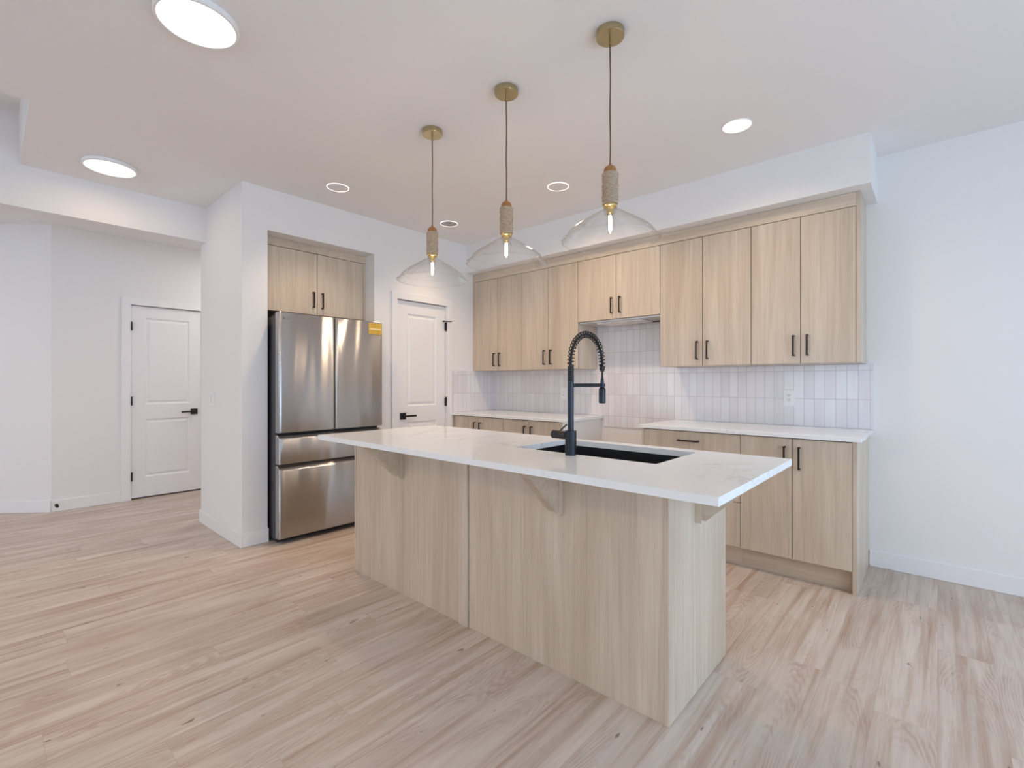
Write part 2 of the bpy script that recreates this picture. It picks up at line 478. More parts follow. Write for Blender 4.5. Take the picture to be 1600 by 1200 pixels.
# baseboards
BH, BT = .108, .014
def bb(mb, x0, x1, y0, y1):
    mb.box(x0, x1, y0, y1, 0, BH, .003)
b = MB(); bb(b, -.343, RIGHT_X, WY-BT, WY); struct(build('baseboard_back', b, 'trim'), 'white baseboard right of the base cabinets', 'baseboard')
b = MB(); bb(b, HX2-BT, FX+BT, HL-BT, HL); bb(b, FX, FX+BT, HL, N0+.005); bb(b, FX, FX+BT, N1, 2.59)
bb(b, HX2-BT, HX2, HL, 3.3)
struct(build('baseboard_left', b, 'trim'), 'white baseboard wrapping the refrigerator wall corner', 'baseboard')
b = MB(); bb(b, DX, DX+BT, .455, .972); bb(b, DX, DX+BT, 1.772, 3.3)
struct(build('baseboard_hall', b, 'trim'), 'white baseboard beside the hall door', 'baseboard')
b = MB(); n2 = Vector((s2, -s2))*BT; b.prism([tuple(A), tuple(B), tuple(B+n2), tuple(A+n2+Vector((.0, .0)))], 2, 0, BH)
struct(build('baseboard_angled', b, 'trim'), 'white baseboard of the angled wall', 'baseboard')
b = MB(); bb(b, B.x, B.x+BT, -4.5, B.y); struct(build('baseboard_outer_left', b, 'trim'))
b = MB(); bb(b, RIGHT_X-BT, RIGHT_X, -4.5, -.05); bb(b, RIGHT_X-BT, RIGHT_X, 3.25, WY-BT); struct(build('baseboard_right', b, 'trim'))
b = MB(); bb(b, B.x+BT, RIGHT_X-BT, REAR_Y, REAR_Y+BT); struct(build('baseboard_rear', b, 'trim'))

# doors: leaf lies in an x = const plane, facing +X
def panel_door(name, xw, y0, y1, ztop, hinge_low, label, hz, stop=False, cas=.078):
    e = bpy.data.objects.new(name, None); COL.objects.link(e); e.location = (xw, (y0+y1)/2, 0); WLOC[e.name] = Vector(e.location)
    struct(e, label, 'door')
    z0 = .016; xf = xw-.012; th = .035
    st = .115
    mid0, mid1 = .845, 1.0
    rects = [(y0+st, y1-st, .225, mid0), (y0+st, y1-st, mid1, ztop-.12)]
    m = MB()
    # stiles and rails
    m.box(xf-th, xf, y0, y0+st, z0, ztop); m.box(xf-th, xf, y1-st, y1, z0, ztop)
    for za, zb in ((z0, .225), (mid0, mid1), (ztop-.12, ztop)): m.box(xf-th, xf, y0+st, y1-st, za, zb)
    leaf = build('door_leaf', m, 'trim', e)
    for ya, yb, za, zb in rects:
        p = MB()
        # sloping moulding into a raised field
        t = bmesh.new(); levels = [(0, 0), (.012, -.009), (.024, -.009), (.040, -.003)]
        rings = []
        for ins, dx in levels:
            rings.append([t.verts.new((xf+dx, yy, zz)) for yy, zz in ((ya+ins, za+ins), (yb-ins, za+ins), (yb-ins, zb-ins), (ya+ins, zb-ins))])
        for r0, r1 in zip(rings, rings[1:]):
            for i in range(4): t.faces.new((r0[i], r0[(i+1) % 4], r1[(i+1) % 4], r1[i]))
        t.faces.new(rings[-1])
        back = [t.verts.new((xf-th, yy, zz)) for yy, zz in ((ya, za), (yb, za), (yb, zb), (ya, zb))]
        for i in range(4): t.faces.new((rings[0][i], back[i], back[(i+1) % 4], rings[0][(i+1) % 4]))
        t.faces.new(back[::-1]); bmesh.ops.recalc_face_normals(t, faces=t.faces[:])
        p.merge(t); build('door_panel', p, 'trim', leaf)
    # lever handle on the side away from the hinges
    hy = (y1-.072) if hinge_low else (y0+.065); sgn = -1 if hinge_low else 1; zc = .905
    h = MB(); h.box(xf, xf+.010, hy-.033, hy+.033, zc-.033, zc+.033, .001)
    hd = build('door_handle', h, 'black', leaf)
    h = MB(); h.cyl((xf+.009, hy, zc), (xf+.05, hy, zc), .010); h.box(xf+.040, xf+.052, min(hy-.008*sgn, hy+sgn*.13), max(hy-.008*sgn, hy+sgn*.13), zc-.009, zc+.009, .001)
    build('lever', h, 'black', hd)
    # frame: casing + jamb
    f = MB(); g = .004; gt = .007
    f.box(xw, xw+.018, y0-cas-g, y0-g-.008, 0, ztop+gt, .002); f.box(xw, xw+.018, y1+g+.008, y1+g+cas, 0, ztop+gt, .002)
    f.box(xw, xw+.018, y0-cas-g, y1+g+cas, ztop+gt, ztop+g+cas, .002)
    f.box(xw-.10, xw+.004, y0-.010, y0-g, 0, ztop+gt); f.box(xw-.10, xw+.004, y1+g, y1+.010, 0, ztop+gt); f.box(xw-.10, xw+.004, y0-.010, y1+.010, ztop+gt, ztop+.0105)
    build('door_frame', f, 'trim', e)
    gp = MB(); gp.box(xw-.085, xw-.0475, y0-.004, y1+.004, .001, ztop+.007); build('leaf_gap_shade', gp, 'gap', e)  # dark sheet standing in for shade in the gaps round the leaf
    hyy = y0-.002 if hinge_low else y1+.002
    for i, z in enumerate(hz):
        q = MB(); q.cyl((xw+.008, hyy, z-.047), (xw+.008, hyy, z+.047), .0075, n=12); q.box(xw-.006, xw+.002, hyy-.01, hyy+.01, z-.044, z+.044)
        hg = build('hinge', q, 'black', e)
        if stop and i == 0:
            q = MB(); q.cyl((xw+.012, hyy-.045, z+.052), (xw+.05, hyy+.04, z+.052), .004, n=10); q.cyl((xw+.012, hyy-.05, z+.052), (xw+.020, hyy-.032, z+.052), .008, n=10)
            build('hinge_pin_stop', q, 'black', hg)
    return e
panel_door('door_1', FX, 2.674, 3.270, 2.03, False, 'white two-panel pantry door with black lever right of the refrigerator', [1.821, 1.033, .245], True, .074)
panel_door('door_2', DX, 1.052, 1.688, 2.04, True, 'white two-panel hall door with black hinges and lever', [1.822, 1.038, .245], False, .078)

# ------------------------------------------------------------------ tiled backsplash
t = MB()
t.box(-3.858, -.3203, WY-.010, WY-.0005, CT+.0005, 1.358); t.box(-2.386, -1.680, WY-.010, WY-.0005, .812, CT+.0005)
t.box(-2.466, -1.676, WY-.010, WY-.0005, 1.358, 1.785)
struct(build('wall_backsplash', t, 'tile'), 'stacked vertical off-white tile backsplash behind the worktops', 'tiled wall')
t = MB(); t.box(FX+.0005, FX+.010, 3.357, WY-.0105, CT+.0005, 1.360)
struct(build('wall_backsplash_left', t, 'tile'), 'short tiled return on the pantry wall', 'tiled wall')

# ------------------------------------------------------------------ handles and cabinets (faces look towards -Y unless face='X')
HG = .0021   # half gap between door leaves
def pull(parent, face, a, b0, b1, fpos, horizontal=False, mat='bronze'):
    """bar handle: face 'Y' (front at y=fpos looking -Y) or 'X' (front at x=fpos looking +X)"""
    m = MB(); r = .0055; out = .032
    def bx(u0, u1, w0, w1, d0, d1):
        if face == 'Y': m.box(u0, u1, fpos-d1, fpos-d0, w0, w1, .0008)
        else: m.box(fpos+d0, fpos+d1, u0, u1, w0, w1, .0008)
    if horizontal:
        bx(b0, b1, a-r, a+r, out-.009, out)
        bx(b0, b0+.010, a-r, a+r, 0, out-.009); bx(b1-.010, b1, a-r, a+r, 0, out-.009)
    else:
        bx(a-r, a+r, b0, b1, out-.009, out)
        bx(a-r, a+r, b0, b0+.010, 0, out-.009); bx(a-r, a+r, b1-.010, b1, 0, out-.009)
    return build('handle', m, mat, parent)

def cab_door(parent, face, u0, u1, z0, z1, f, handle=None, name='door', th=.019, mat='oak'):
    m = MB()
    if face == 'Y': m.box(u0+HG, u1-HG, f, f+th, z0+HG, z1-HG, .0008)
    else: m.box(f-th, f, u0+HG, u1-HG, z0+HG, z1-HG, .0008)
    d = build(name, m, mat, parent)
    if handle: pull(d, face, *handle[:3], f, horizontal=len(handle) > 3)
    return d

def seam_shade(e, face, us, z0, z1, f, top=None):  # dark strips painting the shade in cabinet door and drawer gaps
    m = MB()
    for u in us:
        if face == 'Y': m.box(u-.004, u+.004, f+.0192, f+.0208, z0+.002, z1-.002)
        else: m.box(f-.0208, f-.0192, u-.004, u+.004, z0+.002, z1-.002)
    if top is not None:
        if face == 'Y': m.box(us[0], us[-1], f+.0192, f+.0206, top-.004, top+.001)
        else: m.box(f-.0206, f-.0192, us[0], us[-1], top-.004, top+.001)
    build('door_gap_shade', m, 'gap', e)

def wall_cab(xs, z0, z1, zc, label, handle_z, split):
    """xs: x0, x1 outer; split: leaf seam"""
    x0, x1 = xs
    e = thing('wall_cabinet', label, 'cabinet', ((x0+x1)/2, WY, z0), 'wall cabinets over the worktop')
    m = MB(); m.box(x0+.0006, x1-.0006, UF+.021, WY-.0105, z0+.001, z1-.001)
    build('body', m, 'oak', e)
    cab_door(e, 'Y', x0, split, z0, zc, UF, (split-.040, handle_z, handle_z+.140))
    cab_door(e, 'Y', split, x1, z0, zc, UF, (split+.040, handle_z, handle_z+.140))
    seam_shade(e, 'Y', [x0+.0045, split, x1-.0045], z0, zc, UF, zc)
    return e
UB, UD, UT = 1.3594, 2.3427, 2.4300
X5 = [-3.827, -3.143, -2.468, -1.673, -.992, -.380]
w1 = wall_cab((X5[0], X5[1]), UB, UD+.02, UD, 'tall pale oak wall cabinet farthest left, beside the pantry wall', 1.406, -3.488)
w2 = wall_cab((X5[1], X5[2]), UB, UD+.02, UD, 'tall pale oak wall cabinet just left of the hood cabinet', 1.406, -2.812)
w3 = wall_cab((X5[2], X5[3]), 1.7847, UD+.02, UD, 'short pale oak wall cabinet above the range gap', 1.832, -2.071)
w4 = wall_cab((X5[3], X5[4]), UB, UD+.02, UD, 'tall pale oak wall cabinet just right of the hood cabinet', 1.409, -1.334)
w5 = wall_cab((X5[4], X5[5]), UB, UD+.02, UD, 'tall pale oak wall cabinet at the far right end of the run', 1.411, -.684)
build('end_panel', MB().box(-.380, -.359, UF-.001, WY-.0005, UB, UT, .0008), 'oak', w5)
build('filler_strip', MB().box(FX+.001, -3.8275, UF+.002, UF+.02, UB, UD, .0005), 'oak', w1)
# crown filler, one long board
o = build('cabinet_crown_filler', MB().box(FX+.001, -.3805, UF-.001, UF+.018, UD+.0015, UT, .0008), 'oakh', None, (-2.1, UF, UD))
tag(o, 'long pale oak filler board between wall cabinets and soffit', 'filler board')

# range hood insert under the short cabinet
e = thing('range_hood', 'pale grey hood insert under the short wall cabinet', 'range hood', (-2.07, 3.83, 1.77))
build('body', MB().box(-2.464, -1.677, UF+.024, WY-.012, 1.770, 1.7845, .002), 'hood', e)
m = MB(); m.box(-2.30, -1.86, 3.72, 3.93, 1.760, 1.7702, .003); build('filter', m, 'lens', e)
m = MB(); m.box(-2.02, -1.76, 3.925, 3.95, 1.762, 1.7703, .001); build('vent_slot', m, 'slot', e)
m = MB(); m.lathe([(0, -.008), (.02, -.008), (.026, 0), (0, 0)], (-2.16, 3.74, 1.770), 24); build('lamp', m, 'plastic', e)

# over-refrigerator cabinet (faces +X)
OFX = -4.02
e = thing('wall_cabinet', 'pale oak two-door cabinet in the niche above the refrigerator', 'cabinet', (OFX, 1.95, 1.815), 'cabinets over appliances')
build('body', MB().box(-4.70, OFX-.021, N0+.003, N1-.003, 1.82, NZ-.003), 'oak', e)
cab_door(e, 'X', N0+.004, 1.952, 1.815, 2.347, OFX, (1.913, 1.873, 2.012))
cab_door(e, 'X', 1.952, 2.396, 1.815, 2.347, OFX, (1.993, 1.873, 2.012))
seam_shade(e, 'X', [N0+.009, 1.952, 2.3915], 1.82, 2.347, OFX, 2.347)
build('filler_strip', MB().box(OFX-.02, OFX-.001, 2.397, N1-.001, 1.815, 2.347), 'oak', e)
build('top_filler', MB().box(OFX-.018, OFX+.001, N0+.001, N1-.001, 2.349, NZ-.001, .0005), 'oakh', e)

# base cabinets
TK = .132
def base_body(e, x0, x1):
    build('body', MB().box(x0+.0006, x1-.0006, DF+.021, WY-.002, TK, CT-.0275), 'carcass', e)
    build('toe_kick', MB().box(x0+.0006, x1-.0006, DF+.058, DF+.075, 0, TK, .0005), 'oakh', e)
DT = CT-.032
def base_doors(x0, x1, split, label, hz0):
    e = thing('base_cabinet', label, 'cabinet', ((x0+x1)/2, WY, 0), 'base cabinets under the back worktops')
    base_body(e, x0, x1)
    cab_door(e, 'Y', x0, split, TK, DT, DF, (split-.040, hz0, hz0+.140)); cab_door(e, 'Y', split, x1, TK, DT, DF, (split+.040, hz0, hz0+.140))
    seam_shade(e, 'Y', [x0+.0045, split, x1-.0045], TK, DT, DF, DT)
    return e
b1 = base_doors(-3.820, -3.128, -3.474, 'pale oak base cabinet in the corner by the pantry door', .690)
b2 = base_doors(-3.128, -2.437, -2.806, 'pale oak base cabinet just left of the range gap', .690)
build('end_panel', MB().box(-2.437, -2.419, DF-.001, WY-.002, 0, CT-.0275, .0008), 'carcass', b2)
build('panel_edge', MB().box(-2.4372, -2.4188, DF-.002, DF-.001, .0, CT-.0275), 'oak', b2)
build('filler_strip', MB().box(FX+.001, -3.8205, DF+.012, DF+.03, 0, CT-.0275), 'oak', b1)
# drawer unit
e = thing('base_cabinet', 'pale oak three-drawer base cabinet right of the range gap', 'cabinet', (-1.32, WY, 0), 'base cabinets under the back worktops')
x0, x1 = -1.666, -.976
base_body(e, x0, x1)
build('end_panel', MB().box(x0-.016, x0, DF-.001, WY-.002, 0, CT-.0275, .0008), 'oak', e)
zs = [TK, .432, .728, DT]
for i in range(3):
    zm = zs[i+1]-.065
    d = cab_door(e, 'Y', x0, x1, zs[i], zs[i+1], DF, None, 'drawer')
    pull(d, 'Y', zm+(-.0), -1.396, -1.247, DF, True)
seam_shade(e, 'Y', [x0+.0045, x1-.0045], TK, DT, DF, zs[1]); seam_shade(e, 'Y', [x0+.0045, x1-.0045], TK+.6, DT, DF-.0001, zs[3])
b4 = base_doors(-.976, -.367, -.674, 'pale oak two-door base cabinet at the right end of the run', .694)
build('end_panel', MB().box(-.3665, -.345, DF-.001, WY-.001, 0, CT-.0275, .0008), 'oak', b4)

def worktop(x0, x1, y0, y1, label, z1=CT, th=.0265):
    o = build('worktop', MB().box(x0, x1, y0, y1, z1-th, z1, .0015), 'quartz', None, ((x0+x1)/2, (y0+y1)/2, z1-th))
    return tag(o, label, 'worktop')
worktop(FX+.001, -2.395, CF, WY-.0005, 'white quartz worktop left of the range gap, in the corner')
worktop(-1.690, -.3203, CF, WY-.0005, 'white quartz worktop right of the range gap, by the outlet')

# ------------------------------------------------------------------ refrigerator (faces +X)
RX, RY0, RY1 = -3.695, 1.497, 2.392
e = thing('refrigerator', 'stainless steel french-door refrigerator standing in the wall niche', 'refrigerator', (-4.1, 1.9445, 0))
build('case', MB().box(-4.60, RX-.085, RY0+.004, RY1-.004, .03, 1.745, .004), 'fridge_case', e)
for yy in (RY0+.06, RY1-.06):
    for xx in (-4.5, -3.86): m = MB(); m.cyl((xx, yy, 0), (xx, yy, .032), .022); build('foot', m, 'rubber', e)
build('gasket', MB().box(RX-.086, RX-.066, RY0+.012, RY1-.012, .045, 1.75), 'dark_gap', e)
build('base_grille', MB().box(RX-.14, RX-.07, RY0+.01, RY1-.01, .012, .05, .002), 'dark_gap', e)
for ya in (RY0+.02, RY1-.10): m = MB(); m.box(RX-.19, RX-.066, ya, ya+.08, 1.746, 1.762, .004); build('hinge_cover', m, 'dark_gap', e)
def steel_slab(name, y0, y1, z0, z1, bulge, slant=0):
    """front of brushed steel, very slightly crowned; slant: height of the set-back finger edge on top"""
    t = bmesh.new(); N = 24; rings = []
    e_ = .008
    ys = [y0]+[y0+e_*k/3 for k in (1, 2)]+[y0+e_+(y1-y0-2*e_)*k/N for k in range(N+1)]+[y1-e_*k/3 for k in (2, 1)]+[y1]
    def fx(y):
        u = (y-(y0+y1)/2)/((y1-y0)/2); x = RX+bulge*(1-u*u)
        dd = min(y-y0, y1-y)
        if dd < e_: x -= (e_-math.sqrt(max(0, e_*e_-(e_-dd)**2)))
        return x
    prof = [(-.064, z0), (-.003, z0), (0, z0+.003), (0, z1-.003), (-.002, z1)]
    prof += [(-.040, z1+slant), (-.064, z1+slant)] if slant else [(-.064, z1)]
    for dx, z in prof:
        rings.append([t.verts.new(((fx(y) if dx > -.06 else RX)+dx, y, z)) for y in ys])
    n = len(prof)
    for i in range(n):
        a, b = rings[i], rings[(i+1) % n]
        for j in range(len(ys)-1): t.faces.new((a[j], a[j+1], b[j+1], b[j]))
    t.faces.new([r[0] for r in rings][::-1]); t.faces.new([r[-1] for r in rings])
    bmesh.ops.recalc_face_normals(t, faces=t.faces[:])
    m = MB(); m.merge(t); m.smooth = True
    return build(name, m, 'steel', e)
ld = steel_slab('door', RY0, 1.9425, .849, 1.766, .0015)
rd = steel_slab('door', 1.9475, RY1, .849, 1.766, .0015)
steel_slab('drawer', RY0, RY1, .609, .803, .0015, .027)
steel_slab('drawer', RY0, RY1, .045, .562, .0015, .036)
# energy label at the top right corner, badge at the top left
m = MB(); m.box(RX+.0005, RX+.0024, 2.256, 2.384, 1.655, 1.752); lb = build('energy_label', m, 'yellow', rd)
m = MB(); m.box(RX+.0024, RX+.0028, 2.262, 2.378, 1.694, 1.706); build('label_band', m, 'label_light', lb)
m = MB()
for z in (1.744, 1.729, 1.714, 1.688, 1.676, 1.664): m.box(RX+.0024, RX+.0027, 2.268, 2.372, z-.0016, z+.0016)
build('label_lines', m, 'label_dark', lb)
m = MB(); m.lathe([(0, .0), (.0085, 0), (.0085, .0015), (0, .0015)], (RX+.0006, 1.534, 1.722), 24, 'X'); bd = build('badge', m, 'logo', ld)
def text_mesh(name, s, size, loc, mat, parent):
    cu = bpy.data.curves.new('txt', 'FONT'); cu.body = s; cu.size = size; cu.extrude = .0006; cu.align_x = 'LEFT'; cu.align_y = 'CENTER'
    to = bpy.data.objects.new('txt', cu); COL.objects.link(to)
    dg = bpy.context.evaluated_depsgraph_get(); me = bpy.data.meshes.new_from_object(to.evaluated_get(dg))
    bpy.data.objects.remove(to)
    rm = Matrix(((0, 0, 1, 0), (1, 0, 0, 0), (0, 1, 0, 0), (0, 0, 0, 1)))   # text x -> +Y, text y -> +Z, normal -> +X
    t = bmesh.new(); t.from_mesh(me); bpy.data.meshes.remove(me)
    m = MB(); m.merge(t, Matrix.Translation(loc) @ rm)
    return build(name, m, mat, parent)
text_mesh('badge_letters', 'LG', .024, (RX+.0012, 1.547, 1.722), 'logo', bd)

# ------------------------------------------------------------------ island
IX0, IX1, IY0, IY1 = -2.850, -.7141, 1.637, 2.245
IB = .8885
e = thing('kitchen_island', 'pale oak panelled kitchen island under the large white worktop', 'kitchen island', ((IX0+IX1)/2, (IY0+IY1)/2, 0))
isl = e
m = MB()   # hollow shell so the sink hangs free inside
m.box(IX0+.02, IX1-.02, IY1-.03, IY1-.012, .1, IB-.001); m.box(IX0+.02, IX1-.02, IY0+.02, IY1-.03, .1, .118)
build('body', m, 'carcass', e)
build('front_panel', MB().box(IX0+.0185, -1.824, IY0+.001, IY0+.019, 0, IB-.0005, .0006), 'oak', e)
build('front_panel', MB().box(-1.757, IX1-.0185, IY0+.001, IY0+.019, 0, IB-.0005, .0006), 'oak', e)
build('batten_gap_shade', MB().box(-1.84, -1.74, IY0+.0192, IY0+.022, 0, IB-.001), 'gap', e)  # dark strip painting the shade in the gaps beside the batten
build('front_batten', MB().box(-1.8195, -1.7615, IY0-.011, IY0+.019, 0, IB-.0005, .0015), 'oak', e)
build('end_panel', MB().box(IX1-.018, IX1, IY0-.002, IY1+.001, 0, IB-.0005, .001), 'oak', e)
build('end_panel', MB().box(IX0, IX0+.018, IY0-.002, IY1+.001, 0, IB-.0005, .001), 'oak', e)
for i in range(4):
    xa = IX0+.02+i*(IX1-IX0-.04)/4; xb = xa+(IX1-IX0-.04)/4
    m = MB(); m.box(xa+HG, xb-HG, IY1-.011, IY1+.008, .12, IB-.008, .0008); d = build('door', m, 'oak', e)
build('toe_kick', MB().box(IX0+.02, IX1-.02, IY1-.07, IY1-.055, 0, .1), 'oakh', e)
def bracket(cx, cy, rot):
    """corbel: local +x points away from the island; board against the panel plus a sloped wedge"""
    m = MB(); hw = .026
    m.box(0, .026, -hw, hw, .678, IB-.0005, .0006)
    R_ = Matrix.Translation((cx, cy, 0)) @ Matrix.Rotation(rot, 4, 'Z')
    bmesh.ops.transform(m.bm, matrix=R_, verts=m.bm.verts[:])
    b_ = build('bracket', m, 'oak', isl)
    m = MB(); m.prism([(.026, .692), (.040, .690), (.232, IB-.014), (.232, IB-.0005), (.026, IB-.0005)], 1, -hw+.005, hw-.005, .0008)
    bmesh.ops.transform(m.bm, matrix=R_, verts=m.bm.verts[:])
    build('wedge', m, 'oakh', b_)
    return b_
bracket(-1.202, IY0, -R90); bracket(-2.340, IY0, -R90); bracket(IX1, 1.906, 0)

# island worktop with sink cut-out
SX0, SX1, SY0, SY1 = -1.540, -.815, 1.750, 2.165
OX0, OX1, OY0, OY1 = -2.793, -.4498, 1.359, 2.243
def ring_slab(ox0, ox1, oy0, oy1, ix0, ix1, iy0, iy1, z0, z1, rad=.012):
    t = bmesh.new()
    def rr(x0, x1, y0, y1, r, n=5):
        pts = []
        for cx, cy, a0 in ((x1-r, y1-r, 0), (x0+r, y1-r, 90), (x0+r, y0+r, 180), (x1-r, y0+r, 270)):
            for k in range(n): a = math.radians(a0+90*k/(n-1)); pts.append((cx+r*math.cos(a), cy+r*math.sin(a)))
        return pts
    o = rr(ox0, ox1, oy0, oy1, .002); i_ = rr(ix0, ix1, iy0, iy1, rad); n = len(o)
    V = {}
    for nm, pts in (('o', o), ('i', i_)):
        for zn, z in (('t', z1), ('b', z0)): V[nm+zn] = [t.verts.new((x, y, z)) for x, y in pts]
    for k in range(n):
        j = (k+1) % n
        t.faces.new((V['ot'][k], V['ot'][j], V['it'][j], V['it'][k])); t.faces.new((V['ob'][k], V['ib'][k], V['ib'][j], V['ob'][j]))
        t.faces.new((V['ob'][k], V['ob'][j], V['ot'][j], V['ot'][k])); t.faces.new((V['ib'][k], V['it'][k], V['it'][j], V['ib'][j]))
    bmesh.ops.recalc_face_normals(t, faces=t.faces[:])
    return t
m = MB(); m.merge(ring_slab(OX0, OX1, OY0, OY1, SX0, SX1, SY0, SY1, IB, CT))
o = build('worktop', m, 'quartz', None, ((OX0+OX1)/2, (OY0+OY1)/2, IB)); tag(o, 'large white quartz worktop overhanging the island, with sink cut-out', 'worktop')

# sink bowl
e = thing('kitchen_sink', 'black undermount sink in the island worktop', 'sink', ((SX0+SX1)/2, (SY0+SY1)/2, .68))
t = ring_slab(SX0-.02, SX1+.02, SY0-.02, SY1+.02, SX0+.003, SX1-.003, SY0+.003, SY1-.003, .875, IB-.0003)
m = MB(); m.merge(t)
w_ = .008
m.box(SX0-.005, SX0+.003, SY0-.005, SY1+.005, .68, .8752); m.box(SX1-.003, SX1+.005, SY0-.005, SY1+.005, .68, .8752)
m.box(SX0, SX1, SY0-.005, SY0+.003, .68, .8752); m.box(SX0, SX1, SY1-.003, SY1+.005, .68, .8752); m.box(SX0-.005, SX1+.005, SY0-.005, SY1+.005, .672, .68)
build('bowl', m, 'sink', e)
m = MB(); m.lathe([(0, .680), (.05, .680), (.056, .682), (.056, .684), (.045, .6835), (.04, .681), (0, .681)], ((SX0+SX1)/2, (SY0+SY1)/2+.05, 0), 32); build('drain', m, 'black', e)

# faucet
fx, fy = -1.195, 1.7205
e = thing('kitchen_faucet', 'black spring-neck pull-down faucet standing in front of the island sink', 'faucet', (fx, fy, CT))
m = MB(); m.cyl((fx, fy, CT), (fx, fy, 1.022), .0250, n=40, bev=.001); build('base', m, 'faucet', e)
m = MB(); m.cyl((fx, fy, 1.022), (fx, fy, 1.236), .0133, n=32); build('column', m, 'faucet', e)
m = MB(); prof = []
z = 1.236
prof.append((0, z))
while z < 1.306:
    prof += [(.0118, z), (.0142, z+.0015), (.0142, z+.0065), (.0118, z+.008)]; z += .0088
prof.append((0, z)); m.lathe(prof, (fx, fy, 0), 32); build('ribbed_sleeve', m, 'black', e)
ye = 1.982
path = []
n = 60
import math as _m
for i in range(n+1):
    a = math.pi*(1-i/n); path.append(Vector((fx, (fy-.002+ye)/2+((ye-fy)/2)*math.cos(a), 1.306+.146*abs(math.sin(a))**.86)))
# even steps along the arch
def resample(P, N):
    L = [0]
    for a_, b_ in zip(P, P[1:]): L.append(L[-1]+(b_-a_).length)
    out = []; k = 0
    for i in range(N+1):
        s_ = L[-1]*i/N
        while k < len(P)-2 and L[k+1] < s_: k += 1
        f_ = (s_-L[k])/max(1e-9, L[k+1]-L[k]); out.append(P[k].lerp(P[k+1], f_))
    return out
P = resample(path, 40); m = MB(); m.tube(P, .0060, 12); build('hose', m, 'rubber', e)
turns = 27; spr = []; NP = turns*14; Q = resample(path, NP)
for i in range(NP+1):
    d = (Q[min(i+1, NP)]-Q[max(i-1, 0)]).normalized(); a_ = Vector((1, 0, 0)); b_ = d.cross(a_).normalized(); ph = 2*math.pi*turns*i/NP
    spr.append(Q[i]+(a_*math.cos(ph)+b_*math.sin(ph))*.0138)
m = MB(); m.tube(spr, .0024, 6); build('spring', m, 'black', e)
m = MB(); m.cyl((fx, ye, 1.290), (fx, ye, 1.312), .0130, n=24, bev=.003); m.cyl((fx, ye, 1.284), (fx, ye, 1.291), .010); build('hose_collar', m, 'black', e)
m = MB(); m.cyl((fx, ye, 1.24), (fx, ye, 1.286), .0052, n=16); build('hose_end', m, 'rubber', e)
m = MB(); m.box(fx-.007, fx+.007, fy+.010, ye-.012, 1.212, 1.228, .001); m.lathe([(.009, 1.2125), (.015, 1.2125), (.015, 1.2275), (.009, 1.2275)], (fx, ye, 0), 28, closed=True)
build('support_arm', m, 'faucet', e)
m = MB(); m.lathe([(0, 1.133), (.0135, 1.133), (.0165, 1.136), (.0165, 1.200), (.014, 1.206), (.0092, 1.210), (.0092, 1.230), (.0065, 1.252), (0, 1.252)], (fx, ye, 0), 32); build('spray_head', m, 'faucet', e)
m = MB(); m.cyl((fx-.020, fy, 1.000), (fx-.098, fy, 1.000), .0185, n=32, bev=.002); hb = build('handle_body', m, 'black', e)
m = MB(); m.cyl((fx-.07, fy+.010, 1.012), (fx-.066, fy+.062, 1.040), .0035, n=12); build('lever', m, 'bronze', hb)

# ------------------------------------------------------------------ pendants
PZ = CH
e = thing('pendant_light', 'clear glass pendant with rope grip, farthest left over the island', 'pendant light', (-2.25, 1.80, CH), 'rope and glass pendants over the island')
px, py = -2.25, 1.80
m = MB(); m.lathe([(0, CH), (.060, CH), (.060, CH-.026), (.058, CH-.028), (0, CH-.028)], (px, py, 0), 48); cn = build('canopy', m, 'brass', e)
m = MB(); m.cyl((px, py, CH-.06), (px, py, CH-.027), .006, n=16); build('cord_grip', m, 'brass', cn)
m = MB(); pts = [(px+.0012*math.sin(z*23)*(1 if 0 < i < 30 else 0), py, z) for i, z in enumerate([CH-.055-(CH-.055-2.160)*k/30 for k in range(31)])]; m.tube(pts, .0032, 8); build('cord', m, 'cord', e)
m = MB(); m.lathe([(0, 2.100), (.0282, 2.100), (.0282, 2.134), (.0272, 2.142), (.0240, 2.150), (.0185, 2.157), (.0100, 2.161), (.0065, 2.162), (.0055, 2.171), (.0045, 2.173), (0, 2.173)], (px, py, 0), 36); build('wood_cap', m, 'walnut', e)
m = MB(); prof = [(0, 2.128)]; z = 2.128; i = 0
while z > 1.996:
    b_ = .0340+.0010*math.sin(i*1.7)+.0008*math.sin(i*.6)
    prof += [(b_-.0016, z), (b_, z-.0015), (b_, z-.0028), (b_-.0016, z-.0043)]; z -= .0043; i += 1
prof.append((0, z)); m.lathe(prof, (px, py, 0), 36); build('rope_grip', m, 'rope', e)
m = MB(); m.lathe([(0, 1.996), (.0285, 1.996), (.0295, 1.990), (.0295, 1.984), (.026, 1.982), (0, 1.982)], (px, py, 0), 36)
m.lathe([(0, 1.983), (.015, 1.983), (.015, 1.955), (0, 1.955)], (px, py, 0), 28); build('socket', m, 'brassl', e)
# bulb: slim clear tube with glowing filaments
m = MB(); out_ = [(.0105, 1.957), (.0135, 1.944), (.0140, 1.900), (.0115, 1.880), (.006, 1.870), (0, 1.868)]
inn = [(0, 1.8692), (.0055, 1.8712), (.0105, 1.8812), (.0129, 1.900), (.0124, 1.943), (.0095, 1.956)]
m.lathe(out_+inn, (px, py, 0), 28, closed=True); bl = build('bulb', m, 'bulbglass', e)
m = MB()
for k in range(4):
    a = math.pi/4+k*math.pi/2; m.cyl((px+.0045*math.cos(a), py+.0045*math.sin(a), 1.948), (px+.0055*math.cos(a), py+.0055*math.sin(a), 1.884), .0018, n=8)
build('filament', m, 'fil', bl)
